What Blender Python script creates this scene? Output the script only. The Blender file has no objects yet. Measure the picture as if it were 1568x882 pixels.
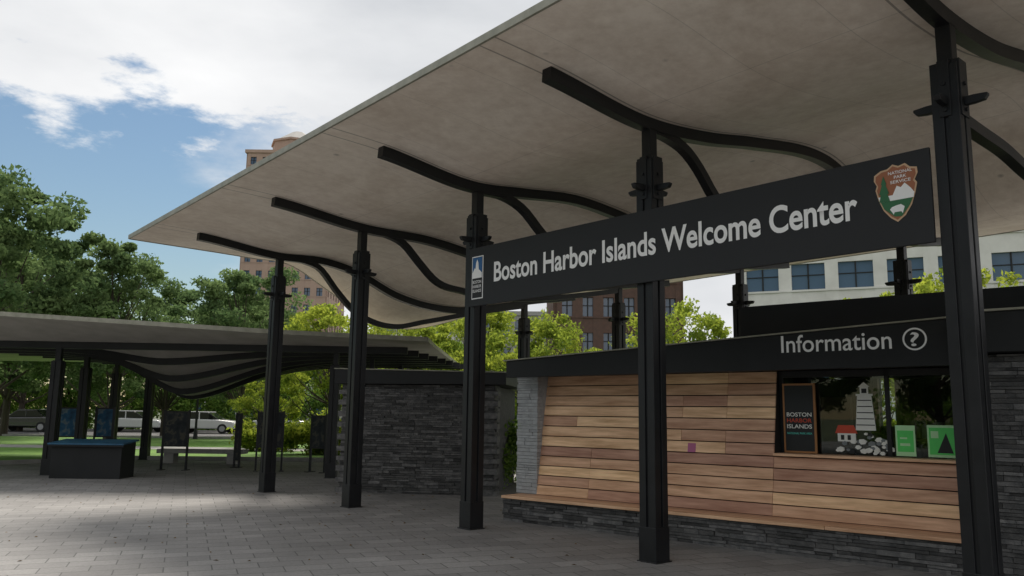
import bpy, math, random
import numpy as np
from mathutils import Matrix, Vector
random.seed(7); rng=np.random.default_rng(7)
scene=bpy.context.scene
# ------------------------------------------------------------------ helpers
def cam_to_world(r,d):
    """frame centred on the camera and turned to its heading (r across, d away) -> world"""
    return (-7.483+.749*r+.6626*d, -6.007-.6626*r+.749*d)
HEAD=math.radians(-41.5)   # rotation of the camera-heading frame about Z

def link(o,parent=None):
    scene.collection.objects.link(o)
    if parent: o.parent=parent
    return o
def empty(name,loc=(0,0,0),rz=0,parent=None):
    e=bpy.data.objects.new(name,None); e.location=loc; e.rotation_euler=(0,0,rz); e.empty_display_size=.2
    return link(e,parent)
class MB:
    def __init__(s): s.v=[];s.f=[];s.m=[];s.t=[]
    def poly(s,vs,faces,mat=0,tint=None):
        b=len(s.v); s.v+= [tuple(v) for v in vs]
        t=random.random() if tint is None else tint
        for f in faces: s.f.append([b+i for i in f]); s.m.append(mat); s.t.append(t)
    def box(s,x0,x1,y0,y1,z0,z1,mat=0,tint=None,M=None):
        vs=[(x,y,z) for z in(z0,z1) for y in(y0,y1) for x in(x0,x1)]
        if M is not None: vs=[tuple(M@Vector(v)) for v in vs]
        s.poly(vs,[(0,2,3,1),(4,5,7,6),(0,1,5,4),(2,6,7,3),(0,4,6,2),(1,3,7,5)],mat,tint)
    def prism(s,pts,axis,a0,a1,mat=0,tint=None):
        n=len(pts)
        def mk(p,a):
            if axis=='y': return (p[0],a,p[1])
            if axis=='x': return (a,p[0],p[1])
            return (p[0],p[1],a)
        vs=[mk(p,a0) for p in pts]+[mk(p,a1) for p in pts]
        fs=[tuple(range(n))[::-1],tuple(range(n,2*n))]+[(i,(i+1)%n,n+(i+1)%n,n+i) for i in range(n)]
        s.poly(vs,fs,mat,tint)
    def cyl(s,p0,p1,r0,r1,n=10,mat=0,tint=None):
        p0=Vector(p0);p1=Vector(p1);d=(p1-p0).normalized()
        a=d.orthogonal().normalized();b=d.cross(a)
        vs=[];
        for p,r in((p0,r0),(p1,r1)):
            for i in range(n):
                t=2*math.pi*i/n; vs.append(p+a*r*math.cos(t)+b*r*math.sin(t))
        fs=[(i,(i+1)%n,n+(i+1)%n,n+i) for i in range(n)]+[tuple(range(n))[::-1],tuple(range(n,2*n))]
        s.poly(vs,fs,mat,tint)
    def obj(s,name,mats,parent=None,loc=(0,0,0),rz=0,bevel=0,smooth=False,fixn=True):
        me=bpy.data.meshes.new(name); me.from_pydata(s.v,[],s.f); me.update()
        for m in mats: me.materials.append(m)
        me.polygons.foreach_set('material_index',s.m)
        a=me.attributes.new('tint','FLOAT','FACE'); a.data.foreach_set('value',s.t)
        if smooth: me.polygons.foreach_set('use_smooth',[True]*len(s.f))
        if fixn:
            import bmesh
            bm=bmesh.new(); bm.from_mesh(me); bmesh.ops.recalc_face_normals(bm,faces=bm.faces); bm.to_mesh(me); bm.free()
        o=bpy.data.objects.new(name,me); o.location=loc; o.rotation_euler=(0,0,rz); link(o,parent)
        if bevel:
            b=o.modifiers.new('b','BEVEL'); b.width=bevel; b.segments=2; b.limit_method='ANGLE'
        return o
# ------------------------------------------------------------------ materials
def nt(name):
    m=bpy.data.materials.new(name); m.use_nodes=True; t=m.node_tree; return m,t,t.nodes['Principled BSDF']
def N(t,k,**kw):
    n=t.nodes.new(k)
    for a,v in kw.items():
        if a in n.inputs.keys(): n.inputs[a].default_value=v
        else: setattr(n,a,v)
    return n
def rgb(c): return (c[0],c[1],c[2],1)
def mat(name,c1,c2=None,rough=.6,scale=6,bump=.0,bscale=40,metal=0,tint=0,stretch=(1,1,1),spec=.5,hue=.01):
    m,t,p=nt(name); c2=c2 or tuple(x*.8 for x in c1)
    co=N(t,'ShaderNodeTexCoord'); mp=N(t,'ShaderNodeMapping'); mp.inputs['Scale'].default_value=stretch
    t.links.new(co.outputs['Object'],mp.inputs[0])
    n=N(t,'ShaderNodeTexNoise'); n.inputs['Scale'].default_value=scale; n.inputs['Detail'].default_value=5; n.inputs['Roughness'].default_value=.6
    t.links.new(mp.outputs[0],n.inputs['Vector'])
    r=N(t,'ShaderNodeValToRGB'); r.color_ramp.elements[0].position=.32; r.color_ramp.elements[1].position=.68
    r.color_ramp.elements[0].color=rgb(c2); r.color_ramp.elements[1].color=rgb(c1)
    t.links.new(n.outputs['Fac'],r.inputs[0]); out=r.outputs[0]
    if tint:
        a=N(t,'ShaderNodeAttribute',attribute_name='tint')
        av=N(t,'ShaderNodeMath',operation='MULTIPLY'); av.inputs[1].default_value=37.; t.links.new(a.outputs['Fac'],av.inputs[0])
        vv=N(t,'ShaderNodeVectorMath',operation='ADD'); t.links.new(mp.outputs[0],vv.inputs[0]); t.links.new(av.outputs[0],vv.inputs[1]); t.links.new(vv.outputs[0],n.inputs['Vector'])
        mr=N(t,'ShaderNodeMapRange'); mr.inputs['To Min'].default_value=1-tint; mr.inputs['To Max'].default_value=1+tint
        t.links.new(a.outputs['Fac'],mr.inputs[0])
        hs=N(t,'ShaderNodeHueSaturation'); t.links.new(mr.outputs[0],hs.inputs['Value']); t.links.new(out,hs.inputs['Color'])
        m2=N(t,'ShaderNodeMapRange'); m2.inputs['To Min'].default_value=.5-hue; m2.inputs['To Max'].default_value=.5+hue
        t.links.new(a.outputs['Fac'],m2.inputs[0]); t.links.new(m2.outputs[0],hs.inputs['Hue'])
        out=hs.outputs[0]
    t.links.new(out,p.inputs['Base Color'])
    p.inputs['Metallic'].default_value=metal; p.inputs['Specular IOR Level'].default_value=spec
    rr=N(t,'ShaderNodeMapRange'); rr.inputs['To Min'].default_value=max(0,rough-.1); rr.inputs['To Max'].default_value=min(1,rough+.1)
    t.links.new(n.outputs['Fac'],rr.inputs[0]); t.links.new(rr.outputs[0],p.inputs['Roughness'])
    if bump:
        n2=N(t,'ShaderNodeTexNoise'); n2.inputs['Scale'].default_value=bscale; n2.inputs['Detail'].default_value=4
        t.links.new(mp.outputs[0],n2.inputs['Vector'])
        b=N(t,'ShaderNodeBump'); b.inputs['Strength'].default_value=bump; b.inputs['Distance'].default_value=.02
        t.links.new(n2.outputs['Fac'],b.inputs['Height']); t.links.new(b.outputs[0],p.inputs['Normal'])
    return m
steel=mat('black_steel',(.011,.012,.014),(.005,.0055,.007),rough=.45,scale=3,bump=.08,bscale=60,spec=.4)
steel2=mat('sign_black',(.022,.023,.026),(.018,.019,.021),rough=.55,scale=2,spec=.35)
fasciaM=mat('dark_fascia',(.015,.016,.018),(.009,.01,.011),rough=.55,scale=2,spec=.35)
flash=mat('zinc_flashing',(.34,.33,.27),(.22,.22,.17),rough=.5,scale=5)
stone=mat('ledgestone',(.125,.122,.12),(.045,.046,.048),rough=.75,scale=9,bump=.6,bscale=35,tint=.6,hue=.0)
stoneL=mat('pale_stone',(.42,.44,.45),(.30,.31,.32),rough=.8,scale=9,bump=.5,bscale=40,tint=.12)
wood=mat('cedar_boards',(.80,.51,.33),(.47,.255,.145),rough=.6,scale=5,bump=.15,bscale=30,tint=.32,stretch=(.3,3,3.2),hue=.016)
darkin=mat('dark_interior',(.02,.018,.016),rough=.8)
warmin=mat('warm_interior',(.16,.08,.04),(.09,.045,.025),rough=.7,scale=2)
white=mat('white_paint',(.92,.92,.92),(.88,.88,.88),rough=.5)
conc=mat('concrete',(.36,.35,.33),(.26,.255,.245),rough=.8,scale=4,bump=.2)
concD=mat('pavilion_concrete',(.50,.47,.43),(.36,.34,.30),rough=.85,scale=1.5)  # pavilion roof underside, a darker concrete than the canopy soffit
asph=mat('asphalt',(.06,.06,.062),(.045,.045,.046),rough=.85,scale=20,bump=.3,bscale=200)
grass=mat('grass',(.17,.32,.05),(.085,.19,.03),rough=.9,scale=1.2,bump=.8,bscale=50)
earth=mat('distant_ground',(.10,.12,.06),(.07,.09,.045),rough=.95,scale=.05)
bark=mat('bark',(.09,.07,.055),(.05,.04,.03),rough=.9,scale=6,bump=.6,stretch=(3,3,.6))
brickd=mat('brown_brick',(.13,.075,.058),(.09,.055,.043),rough=.85,scale=3)
brickp=mat('tan_brick',(.42,.30,.24),(.36,.25,.20),rough=.85,scale=.4)
pale=mat('pale_precast',(.74,.72,.69),(.60,.58,.55),rough=.8,scale=.6)
def glassm(name,c,r=.06,spec=.8):
    m,t,p=nt(name); p.inputs['Base Color'].default_value=rgb(c); p.inputs['Roughness'].default_value=r; p.inputs['Specular IOR Level'].default_value=spec
    co=N(t,'ShaderNodeTexCoord'); n=N(t,'ShaderNodeTexNoise'); n.inputs['Scale'].default_value=.7
    b=N(t,'ShaderNodeBump'); b.inputs['Strength'].default_value=.05; t.links.new(co.outputs['Object'],n.inputs['Vector']); t.links.new(n.outputs['Fac'],b.inputs['Height']); t.links.new(b.outputs[0],p.inputs['Normal'])
    return m
tglass=glassm('tinted_glass',(.012,.014,.014),.03,.5)
bglass=glassm('window_glass',(.06,.10,.16))
def clearglass():
    m=bpy.data.materials.new('clear_glass'); m.use_nodes=True; t=m.node_tree; t.nodes.clear()
    o=N(t,'ShaderNodeOutputMaterial'); tr=N(t,'ShaderNodeBsdfTransparent'); tr.inputs[0].default_value=(.80,.86,.82,1)
    gl=N(t,'ShaderNodeBsdfGlossy'); gl.inputs['Roughness'].default_value=.01
    fr=N(t,'ShaderNodeFresnel'); fr.inputs[0].default_value=1.5
    x=N(t,'ShaderNodeMixShader'); t.links.new(fr.outputs[0],x.inputs[0]); t.links.new(tr.outputs[0],x.inputs[1]); t.links.new(gl.outputs[0],x.inputs[2]); t.links.new(x.outputs[0],o.inputs[0]); return m
cglass=clearglass()
def flat(name,c,r=.5):
    return mat(name,c,tuple(x*.93 for x in c),rough=r,scale=12)
# soffit
def soffit_mat():
    m,t,p=nt('concrete_soffit')
    co=N(t,'ShaderNodeTexCoord')
    n1=N(t,'ShaderNodeTexNoise'); n1.inputs['Scale'].default_value=.5; n1.inputs['Detail'].default_value=8; n1.inputs['Roughness'].default_value=.62; n1.inputs['Distortion'].default_value=.6
    n2=N(t,'ShaderNodeTexNoise'); n2.inputs['Scale'].default_value=6; n2.inputs['Detail'].default_value=6; n2.inputs['Roughness'].default_value=.7
    for n in(n1,n2): t.links.new(co.outputs['Object'],n.inputs['Vector'])
    wa=N(t,'ShaderNodeMath',operation='MULTIPLY'); wa.inputs[1].default_value=.6; t.links.new(n1.outputs['Fac'],wa.inputs[0])
    ad=N(t,'ShaderNodeMath',operation='MULTIPLY_ADD'); ad.inputs[1].default_value=.4; t.links.new(n2.outputs['Fac'],ad.inputs[0]); t.links.new(wa.outputs[0],ad.inputs[2])
    r=N(t,'ShaderNodeValToRGB'); e=r.color_ramp.elements; e[0].position=.38; e[0].color=rgb((.72,.62,.53)); e[1].position=.60; e[1].color=rgb((.95,.86,.765))
    t.links.new(ad.outputs[0],r.inputs[0])
    vo=N(t,'ShaderNodeTexVoronoi'); vo.inputs['Scale'].default_value=1.1; t.links.new(co.outputs['Object'],vo.inputs['Vector'])
    vm=N(t,'ShaderNodeMapRange'); vm.inputs['From Min'].default_value=.02; vm.inputs['From Max'].default_value=.06; vm.inputs['To Min'].default_value=.62; t.links.new(vo.outputs['Distance'],vm.inputs[0])
    sx=N(t,'ShaderNodeSeparateXYZ'); t.links.new(co.outputs['Object'],sx.inputs[0])
    def line(sock,period,width,off=0,dk=.7):
        a=N(t,'ShaderNodeMath',operation='ADD'); a.inputs[1].default_value=off+100*period; t.links.new(sock,a.inputs[0])
        b=N(t,'ShaderNodeMath',operation='MODULO'); b.inputs[1].default_value=period; t.links.new(a.outputs[0],b.inputs[0])
        c=N(t,'ShaderNodeMath',operation='GREATER_THAN'); c.inputs[1].default_value=width; t.links.new(b.outputs[0],c.inputs[0])
        d=N(t,'ShaderNodeMapRange'); d.inputs['To Min'].default_value=dk; t.links.new(c.outputs[0],d.inputs[0]); return d.outputs[0]
    l1=line(sx.outputs['Y'],3.25,.022,.12,.5); l2=line(sx.outputs['Y'],3.25,.022,-.12,.5); l3=line(sx.outputs['X'],2.44,.012,.3,.8); l4=line(sx.outputs['Y'],1.0833,.01,.5,.82)
    cur=vm.outputs[0]
    for l in(l1,l2,l3,l4):
        mm=N(t,'ShaderNodeMath',operation='MULTIPLY'); t.links.new(cur,mm.inputs[0]); t.links.new(l,mm.inputs[1]); cur=mm.outputs[0]
    mx=N(t,'ShaderNodeVectorMath',operation='SCALE'); t.links.new(r.outputs[0],mx.inputs[0]); t.links.new(cur,mx.inputs['Scale'])
    t.links.new(mx.outputs[0],p.inputs['Base Color']); p.inputs['Roughness'].default_value=.8
    b=N(t,'ShaderNodeBump'); b.inputs['Strength'].default_value=.2; b.inputs['Distance'].default_value=.01; t.links.new(n2.outputs['Fac'],b.inputs['Height']); t.links.new(b.outputs[0],p.inputs['Normal'])
    return m
soff=soffit_mat()
def paver_mat():
    m,t,p=nt('plaza_pavers')
    co=N(t,'ShaderNodeTexCoord'); mp=N(t,'ShaderNodeMapping'); mp.inputs['Rotation'].default_value=(0,0,math.radians(20))
    t.links.new(co.outputs['Object'],mp.inputs[0])
    br=N(t,'ShaderNodeTexBrick'); br.offset=.5
    for k,v in(('Scale',1),('Brick Width',.46),('Row Height',.3),('Mortar Size',.007),('Mortar Smooth',.2),('Bias',0)): br.inputs[k].default_value=v
    br.inputs['Color1'].default_value=rgb((.275,.268,.26)); br.inputs['Color2'].default_value=rgb((.205,.20,.195)); br.inputs['Mortar'].default_value=rgb((.10,.10,.096))
    t.links.new(mp.outputs[0],br.inputs['Vector'])
    n=N(t,'ShaderNodeTexNoise'); n.inputs['Scale'].default_value=.45; n.inputs['Detail'].default_value=8; n.inputs['Roughness'].default_value=.68; t.links.new(co.outputs['Object'],n.inputs['Vector'])
    mr=N(t,'ShaderNodeMapRange'); mr.inputs['From Min'].default_value=.3; mr.inputs['From Max'].default_value=.7; mr.inputs['To Min'].default_value=.66; mr.inputs['To Max'].default_value=1.18; t.links.new(n.outputs['Fac'],mr.inputs[0])
    n3=N(t,'ShaderNodeTexNoise'); n3.inputs['Scale'].default_value=30; n3.inputs['Detail'].default_value=4; t.links.new(co.outputs['Object'],n3.inputs['Vector'])
    m3=N(t,'ShaderNodeMapRange'); m3.inputs['To Min'].default_value=.7; m3.inputs['To Max'].default_value=1.3; t.links.new(n3.outputs['Fac'],m3.inputs[0])
    mu=N(t,'ShaderNodeMath',operation='MULTIPLY'); t.links.new(mr.outputs[0],mu.inputs[0]); t.links.new(m3.outputs[0],mu.inputs[1])
    vo=N(t,'ShaderNodeTexVoronoi'); vo.inputs['Scale'].default_value=1.6; t.links.new(co.outputs['Object'],vo.inputs['Vector'])
    vm=N(t,'ShaderNodeMapRange'); vm.inputs['From Min'].default_value=.03; vm.inputs['From Max'].default_value=.05; vm.inputs['To Min'].default_value=.6; t.links.new(vo.outputs['Distance'],vm.inputs[0])
    mu2=N(t,'ShaderNodeMath',operation='MULTIPLY'); t.links.new(mu.outputs[0],mu2.inputs[0]); t.links.new(vm.outputs[0],mu2.inputs[1])
    sc=N(t,'ShaderNodeVectorMath',operation='SCALE'); t.links.new(br.outputs['Color'],sc.inputs[0]); t.links.new(mu2.outputs[0],sc.inputs['Scale'])
    t.links.new(sc.outputs[0],p.inputs['Base Color'])
    r2=N(t,'ShaderNodeMapRange'); r2.inputs['To Min'].default_value=.5; r2.inputs['To Max'].default_value=.8; t.links.new(n.outputs['Fac'],r2.inputs[0]); t.links.new(r2.outputs[0],p.inputs['Roughness'])
    b=N(t,'ShaderNodeBump'); b.inputs['Strength'].default_value=.5; b.inputs['Distance'].default_value=.006; b.invert=True; t.links.new(br.outputs['Fac'],b.inputs['Height']); t.links.new(b.outputs[0],p.inputs['Normal'])
    return m
paver=paver_mat()
def leaf_mat(name,ca,cb,trans=.45,val=1.6):
    m=bpy.data.materials.new(name); m.use_nodes=True; t=m.node_tree; t.nodes.clear()
    o=N(t,'ShaderNodeOutputMaterial'); a=N(t,'ShaderNodeAttribute',attribute_name='tint')
    r=N(t,'ShaderNodeValToRGB'); r.color_ramp.elements[0].color=rgb(ca); r.color_ramp.elements[1].color=rgb(cb); t.links.new(a.outputs['Fac'],r.inputs[0])
    d=N(t,'ShaderNodeBsdfDiffuse'); tr=N(t,'ShaderNodeBsdfTranslucent'); t.links.new(r.outputs[0],d.inputs[0])
    hs=N(t,'ShaderNodeHueSaturation'); hs.inputs['Hue'].default_value=.5; hs.inputs['Saturation'].default_value=1.05; hs.inputs['Value'].default_value=val
    t.links.new(r.outputs[0],hs.inputs['Color']); t.links.new(hs.outputs[0],tr.inputs[0])
    x=N(t,'ShaderNodeMixShader'); x.inputs[0].default_value=trans; t.links.new(d.outputs[0],x.inputs[1]); t.links.new(tr.outputs[0],x.inputs[2]); t.links.new(x.outputs[0],o.inputs[0])
    return m
leafD=leaf_mat('dark_leaves',(.06,.105,.045),(.17,.235,.095),.42,1.55)
leafY=leaf_mat('yellow_green_leaves',(.10,.155,.03),(.33,.37,.06),.48)
leafG=leaf_mat('green_leaves',(.07,.14,.03),(.23,.33,.08),.45)
# ------------------------------------------------------------------ ground
def sheet(name,pts,z,m):
    b=MB(); b.poly([(x,y,z) for x,y in pts],[tuple(range(len(pts)))]); return b.obj(name,[m],fixn=False)
def S(*l): return [cam_to_world(r,d) for r,d in l]
sheet('ground',[(-1500,-1500),(1500,-1500),(1500,1500),(-1500,1500)],0,earth)
sheet('plaza_pavement',S((-40,-25),(30,-25),(30,26),(-3,27),(-12,26.5),(-15.2,21.5),(-40,20.5)),.004,paver)
g=MB()
for pts in [S((-60,20.9),(-15.6,21.9),(-12.2,27.0),(-3,27.4),(30,26.4),(30,46),(-60,46))]:
    g.poly([(x,y,.03) for x,y in pts],[tuple(range(len(pts)))])
g.obj('grass_lawn',[grass],fixn=False)
b=MB()
def strip(p,q,w,z0,z1,mb,mi=0):
    p=Vector((*cam_to_world(*p),0));q=Vector((*cam_to_world(*q),0));d=(q-p).normalized();n=Vector((-d.y,d.x,0))*w/2
    vs=[p-n,p+n,q+n,q-n]; vs=[(v.x,v.y,z0) for v in vs]+[(v.x,v.y,z1) for v in vs]
    mb.poly(vs,[(0,1,2,3),(4,5,6,7),(0,1,5,4),(1,2,6,5),(2,3,7,6),(3,0,4,7)],mi)
strip((-60,20.7),(-15.4,21.7),.18,0,.12,b); strip((-15.4,21.7),(-12.1,26.75),.18,0,.12,b); strip((-12.1,26.75),(-3,27.2),.18,0,.12,b); strip((-3,27.2),(30,26.2),.18,0,.12,b)
b.obj('lawn_kerb',[conc])
sheet('footpath',S((-60,33),(30,33),(30,35.5),(-60,35.5)),.036,conc)
sheet('road',S((-150,46),(120,46),(120,60),(-150,60)),.008,asph)
b=MB(); strip((-150,45.9),(120,45.9),.2,0,.14,b); strip((-150,60.1),(120,60.1),.2,0,.14,b); b.obj('road_kerb',[conc])
b=MB()
for i in range(-20,20):
    strip((i*5,53),(i*5+2.5,53),.12,.009,.013,b)
b.obj('lane_markings',[white])
sheet('sidewalk',S((-150,60.3),(120,60.3),(120,66),(-150,66)),.012,conc)
R=np.random.default_rng(3); nl=260
P=np.stack([R.uniform(-12,6,nl),R.uniform(5,19,nl)],1); b=MB()
for r_,d_ in P:
    x,y=cam_to_world(r_,d_); a=R.uniform(0,6.28); s=R.uniform(.015,.035); ca,sa=math.cos(a)*s,math.sin(a)*s
    if x>.7 and y<4.5: continue
    b.poly([(x-ca,y-sa,.008),(x+sa*.5,y-ca*.5,.014),(x+ca,y+sa,.009),(x-sa*.5,y+ca*.5,.02)],[(0,1,2,3)])
b.obj('fallen_leaves',[flat('dry_leaf',(.20,.12,.04),.8)],fixn=False)
# ------------------------------------------------------------------ main canopy
def hermite(xs,zs,x):
    xs=np.array(xs,float);zs=np.array(zs,float);x=np.asarray(x,float)
    h=np.diff(xs);dl=np.diff(zs)/h; m=np.zeros(len(xs)); m[0]=dl[0];m[-1]=dl[-1]
    for i in range(1,len(xs)-1): m[i]=(dl[i-1]*h[i]+dl[i]*h[i-1])/(h[i]+h[i-1])
    i=np.clip(np.searchsorted(xs,x)-1,0,len(xs)-2); t=(x-xs[i])/h[i]
    return (2*t**3-3*t**2+1)*zs[i]+(t**3-2*t**2+t)*h[i]*m[i]+(-2*t**3+3*t**2)*zs[i+1]+(t**3-t**2)*h[i]*m[i+1]
BH=.075
def fe(y): return 5.31-.029*y-BH
PY=[-6.7,-3.38,0,3.25,6.5,9.75]
UP={
 -8.6:[(-2.55,fe(-8.6)),(-1.72,5.38),(0,5.22),(1.15,5.32),(2.2,5.5),(4.5,5.75),(6.9,4.95),(8.8,5.1),(9.6,5.2)],
 -3.38:[(-2.55,fe(-3.38)),(-1.72,5.30),(0,5.16),(1.15,5.25),(2.2,5.45),(4.5,5.7),(6.9,4.85),(8.8,5.02),(9.6,5.12)],
 0:[(-2.55,fe(0)),(-1.72,5.20),(0,5.06),(1.15,5.17),(2.23,5.36),(4.3,5.56),(6.9,4.75),(8.8,4.95),(9.6,5.05)],
 3.25:[(-2.55,fe(3.25)),(-1.75,5.11),(0,4.93),(.9,5.02),(2.07,5.13),(3.14,5.06),(4.6,4.86),(6.9,4.68),(8.8,4.92),(9.6,5.02)],
 6.5:[(-2.55,fe(6.5)),(-1.7,5.02),(0,4.84),(1.5,4.83),(2.3,4.74),(4,4.42),(5.5,4.4),(6.9,4.6),(8.8,4.87),(9.6,4.98)],
 9.75:[(-2.55,fe(9.75)),(-1.65,4.93),(0,4.77),(1.0,4.80),(1.65,4.70),(2.96,4.23),(4.47,4.07),(6,4.3),(6.9,4.5),(8.8,4.82),(9.6,4.95)],
 11.2:[(-2.55,fe(11.2)),(0,4.87),(.92,4.84),(1.9,4.38),(3.28,3.68),(4.2,3.62),(5.5,3.9),(7,4.45),(9.6,4.85)]}
def prof(y,x):
    p=UP[y]; return hermite([a for a,_ in p],[c for _,c in p],x)
def soffz(X,Y):
    ys=sorted(UP); Z=np.array([prof(y,X) for y in ys]); out=np.empty((len(Y),len(X)))
    for j in range(len(X)): out[:,j]=hermite(ys,Z[:,j],Y)
    return out+BH
canopy=empty('wave_roof_canopy')
X=np.linspace(-2.55,9.6,110);Y=np.linspace(-8.6,11.2,100);Z=soffz(X,Y)
b=MB(); nx,ny=len(X),len(Y); TH=.06
for k in(0,1):
    for j in range(ny):
        for i in range(nx): b.v.append((X[i],Y[j],Z[j,i]+k*TH))
off=nx*ny
for j in range(ny-1):
    for i in range(nx-1):
        q=j*nx+i
        b.f.append([q,q+nx,q+nx+1,q+1]); b.m.append(0); b.t.append(.5)
        b.f.append([off+q,off+q+1,off+q+nx+1,off+q+nx]); b.m.append(1); b.t.append(.5)
b.obj('roof_shell',[soff,flash],canopy,smooth=True,fixn=False)
b=MB()
def edge(path,out):
    for (x0,y0,z0),(x1,y1,z1) in zip(path[:-1],path[1:]):
        vs=[(x0,y0,z0-.012),(x1,y1,z1-.012),(x1,y1,z1+TH+.01),(x0,y0,z0+TH+.01)]
        vs+=[(v[0]+out[0],v[1]+out[1],v[2]) for v in vs]
        b.poly(vs,[(0,1,2,3),(4,5,6,7),(0,1,5,4),(3,2,6,7)],0,.5)
edge([(X[0],Y[j],Z[j,0]) for j in range(ny)],(-.03,0)); edge([(X[-1],Y[j],Z[j,-1]) for j in range(ny)],(.03,0))
edge([(X[i],Y[-1],Z[-1,i]) for i in range(nx)],(0,.03)); edge([(X[i],Y[0],Z[0,i]) for i in range(nx)],(0,-.03))
b.obj('edge_trim',[flash],canopy)
def beam(name,y,xs,zs,w=.13,h=.145,parent=None,taper=None):
    b=MB(); n=len(xs); vs=[]
    for i in range(n):
        i0=max(0,i-1);i1=min(n-1,i+1); d=Vector((xs[i1]-xs[i0],zs[i1]-zs[i0])).normalized(); nn=Vector((-d.y,d.x))
        hh=h/2
        for sy in(-1,1):
            for sz in(-1,1): vs.append((xs[i]+nn.x*hh*sz,y+sy*w/2,zs[i]+nn.y*hh*sz))
    fs=[]
    for i in range(n-1):
        a=4*i;c=a+4
        fs+=[(a,a+1,c+1,c),(a+2,c+2,c+3,a+3),(a,c,c+2,a+2),(a+1,a+3,c+3,c+1)]
    fs+=[(0,2,3,1),(4*n-4,4*n-3,4*n-1,4*n-2)]
    b.poly(vs,fs); 
    return b.obj(name,[steel],parent or canopy)
LOW={
 -6.7:[(.0,4.35),(1.0,4.3),(1.9,4.2),(3,4.1),(5,4.3),(6.9,4.75)],
 -3.38:[(.0,4.28),(.6,4.26),(1.3,4.24),(1.9,4.17),(3,4.1),(5,4.3),(6.9,4.7)],
 0:[(.05,5.02),(.4,4.99),(.72,4.90),(1.0,4.71),(1.26,4.46),(1.8,4.12),(2.8,4.02),(3.9,4.12),(5.2,4.4),(6.9,4.62)],
 3.25:[(.05,4.9),(.5,4.90),(.9,4.77),(1.33,4.44),(1.9,4.13),(2.8,4.0),(4,4.1),(5.4,4.35),(6.9,4.56)],
 6.5:[(.05,4.82),(.5,4.81),(.9,4.68),(1.21,4.41),(1.6,4.10),(2.32,3.96),(3.2,3.93),(4.5,4.05),(5.7,4.25),(6.9,4.48)],
 9.75:[(.05,4.75),(.6,4.74),(.92,4.64),(1.35,4.2),(1.78,3.82),(2.3,3.60),(2.85,3.54),(3.71,3.72),(5,4.02),(6.9,4.4)]}
for y in PY:
    xs=np.linspace(-1.72,8.75,70)
    Zb=soffz(xs,np.array([y]))[0]-BH
    beam('rafter',y,list(xs),list(Zb))
    p=LOW[y]; xs2=np.linspace(p[0][0],p[-1][0],60); beam('wave_rib',y,list(xs2),list(hermite([a for a,_ in p],[c for _,c in p],xs2)),w=.11,h=.11)
def post(name,x,y,ztop,parent,zneck=None,w=.228,brk=True):
    b=MB(); h=w/2; zn=zneck or ztop-.36
    b.box(x-h+.02,x+h-.02,y-h+.02,y+h-.02,0,zn)
    g=.018
    for sx in(-1,1):
        for sy in(-1,1):
            xa,xb=sorted((x+sx*g,x+sx*h)); ya,yb=sorted((y+sy*g,y+sy*h)); b.box(xa,xb,ya,yb,.0,zn-.02)
    b.box(x-h-.007,x+h+.007,y-h-.007,y+h+.007,0,.38); b.box(x-h-.025,x+h+.025,y-h-.025,y+h+.025,0,.016)
    b.box(x-.065,x+.065,y-.065,y+.065,zn,ztop+.02)
    if brk:
        b.box(x-.085,x+.085,y-h-.012,y+h+.012,zn-.5,zn+.02); b.box(x-h-.012,x+h+.012,y-.05,y+.05,zn-.5,zn+.02)
        for ang in(0,math.pi/2):
            M=Matrix.Translation((x,y,zn-.36+.002*ang))@Matrix.Rotation(ang,4,'Z')
            pts=[(-.31,0),(-.285,-.035),(-.2,-.045),(.2,-.045),(.285,-.035),(.31,0),(.31,.02),(.2,.03),(-.2,.03),(-.31,.02)]
            n=len(pts); vs=[M@Vector((p,-.028,q)) for p,q in pts]+[M@Vector((p,.028,q)) for p,q in pts]
            b.poly(vs,[tuple(range(n)),tuple(range(n,2*n))]+[(i,(i+1)%n,n+(i+1)%n,n+i) for i in range(n)])
        for dz in(-.44,-.2): 
            for sy in(-1,1): b.cyl((x,y+sy*(h+.0),zn+dz),(x,y+sy*(h+.03),zn+dz),.02,.02,8)
            for sx in(-1,1): b.cyl((x+sx*h,y,zn+dz),(x+sx*(h+.03),y,zn+dz),.02,.02,8)
    return b.obj(name,[steel],parent,bevel=.005)
for y in PY:
    z=float(soffz(np.array([0.]),np.array([y]))[0,0])-2*BH; post('front_post',0,y,z,canopy)
    z=float(soffz(np.array([6.9]),np.array([y]))[0,0])-2*BH; post('rear_post',6.9,y,z,canopy)
# ------------------------------------------------------------------ text
def text_obj(name,body,m,parent,origin,ex,ez,width,capz,bold=.0,depth=.006,space=1.0):
    cu=bpy.data.curves.new(name+'_c','FONT'); cu.body=body; cu.offset=bold; cu.space_character=space; cu.resolution_u=6
    to=bpy.data.objects.new(name+'_t',cu); scene.collection.objects.link(to)
    bpy.context.view_layer.update(); dg=bpy.context.evaluated_depsgraph_get()
    me=bpy.data.meshes.new_from_object(to.evaluated_get(dg)); bpy.data.objects.remove(to,do_unlink=True)
    vs=np.array([v.co[:] for v in me.vertices]); x0,x1=vs[:,0].min(),vs[:,0].max()
    sx=width/(x1-x0); sy=capz/.70
    ex=Vector(ex);ez=Vector(ez);nn=ex.cross(ez);o=Vector(origin)
    for v in me.vertices: v.co=o+ex*((v.co.x-x0)*sx)+ez*(v.co.y*sy)+nn*depth
    me.materials.clear(); me.materials.append(m); me.name=name
    ob=bpy.data.objects.new(name,me); return link(ob,parent)
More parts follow.
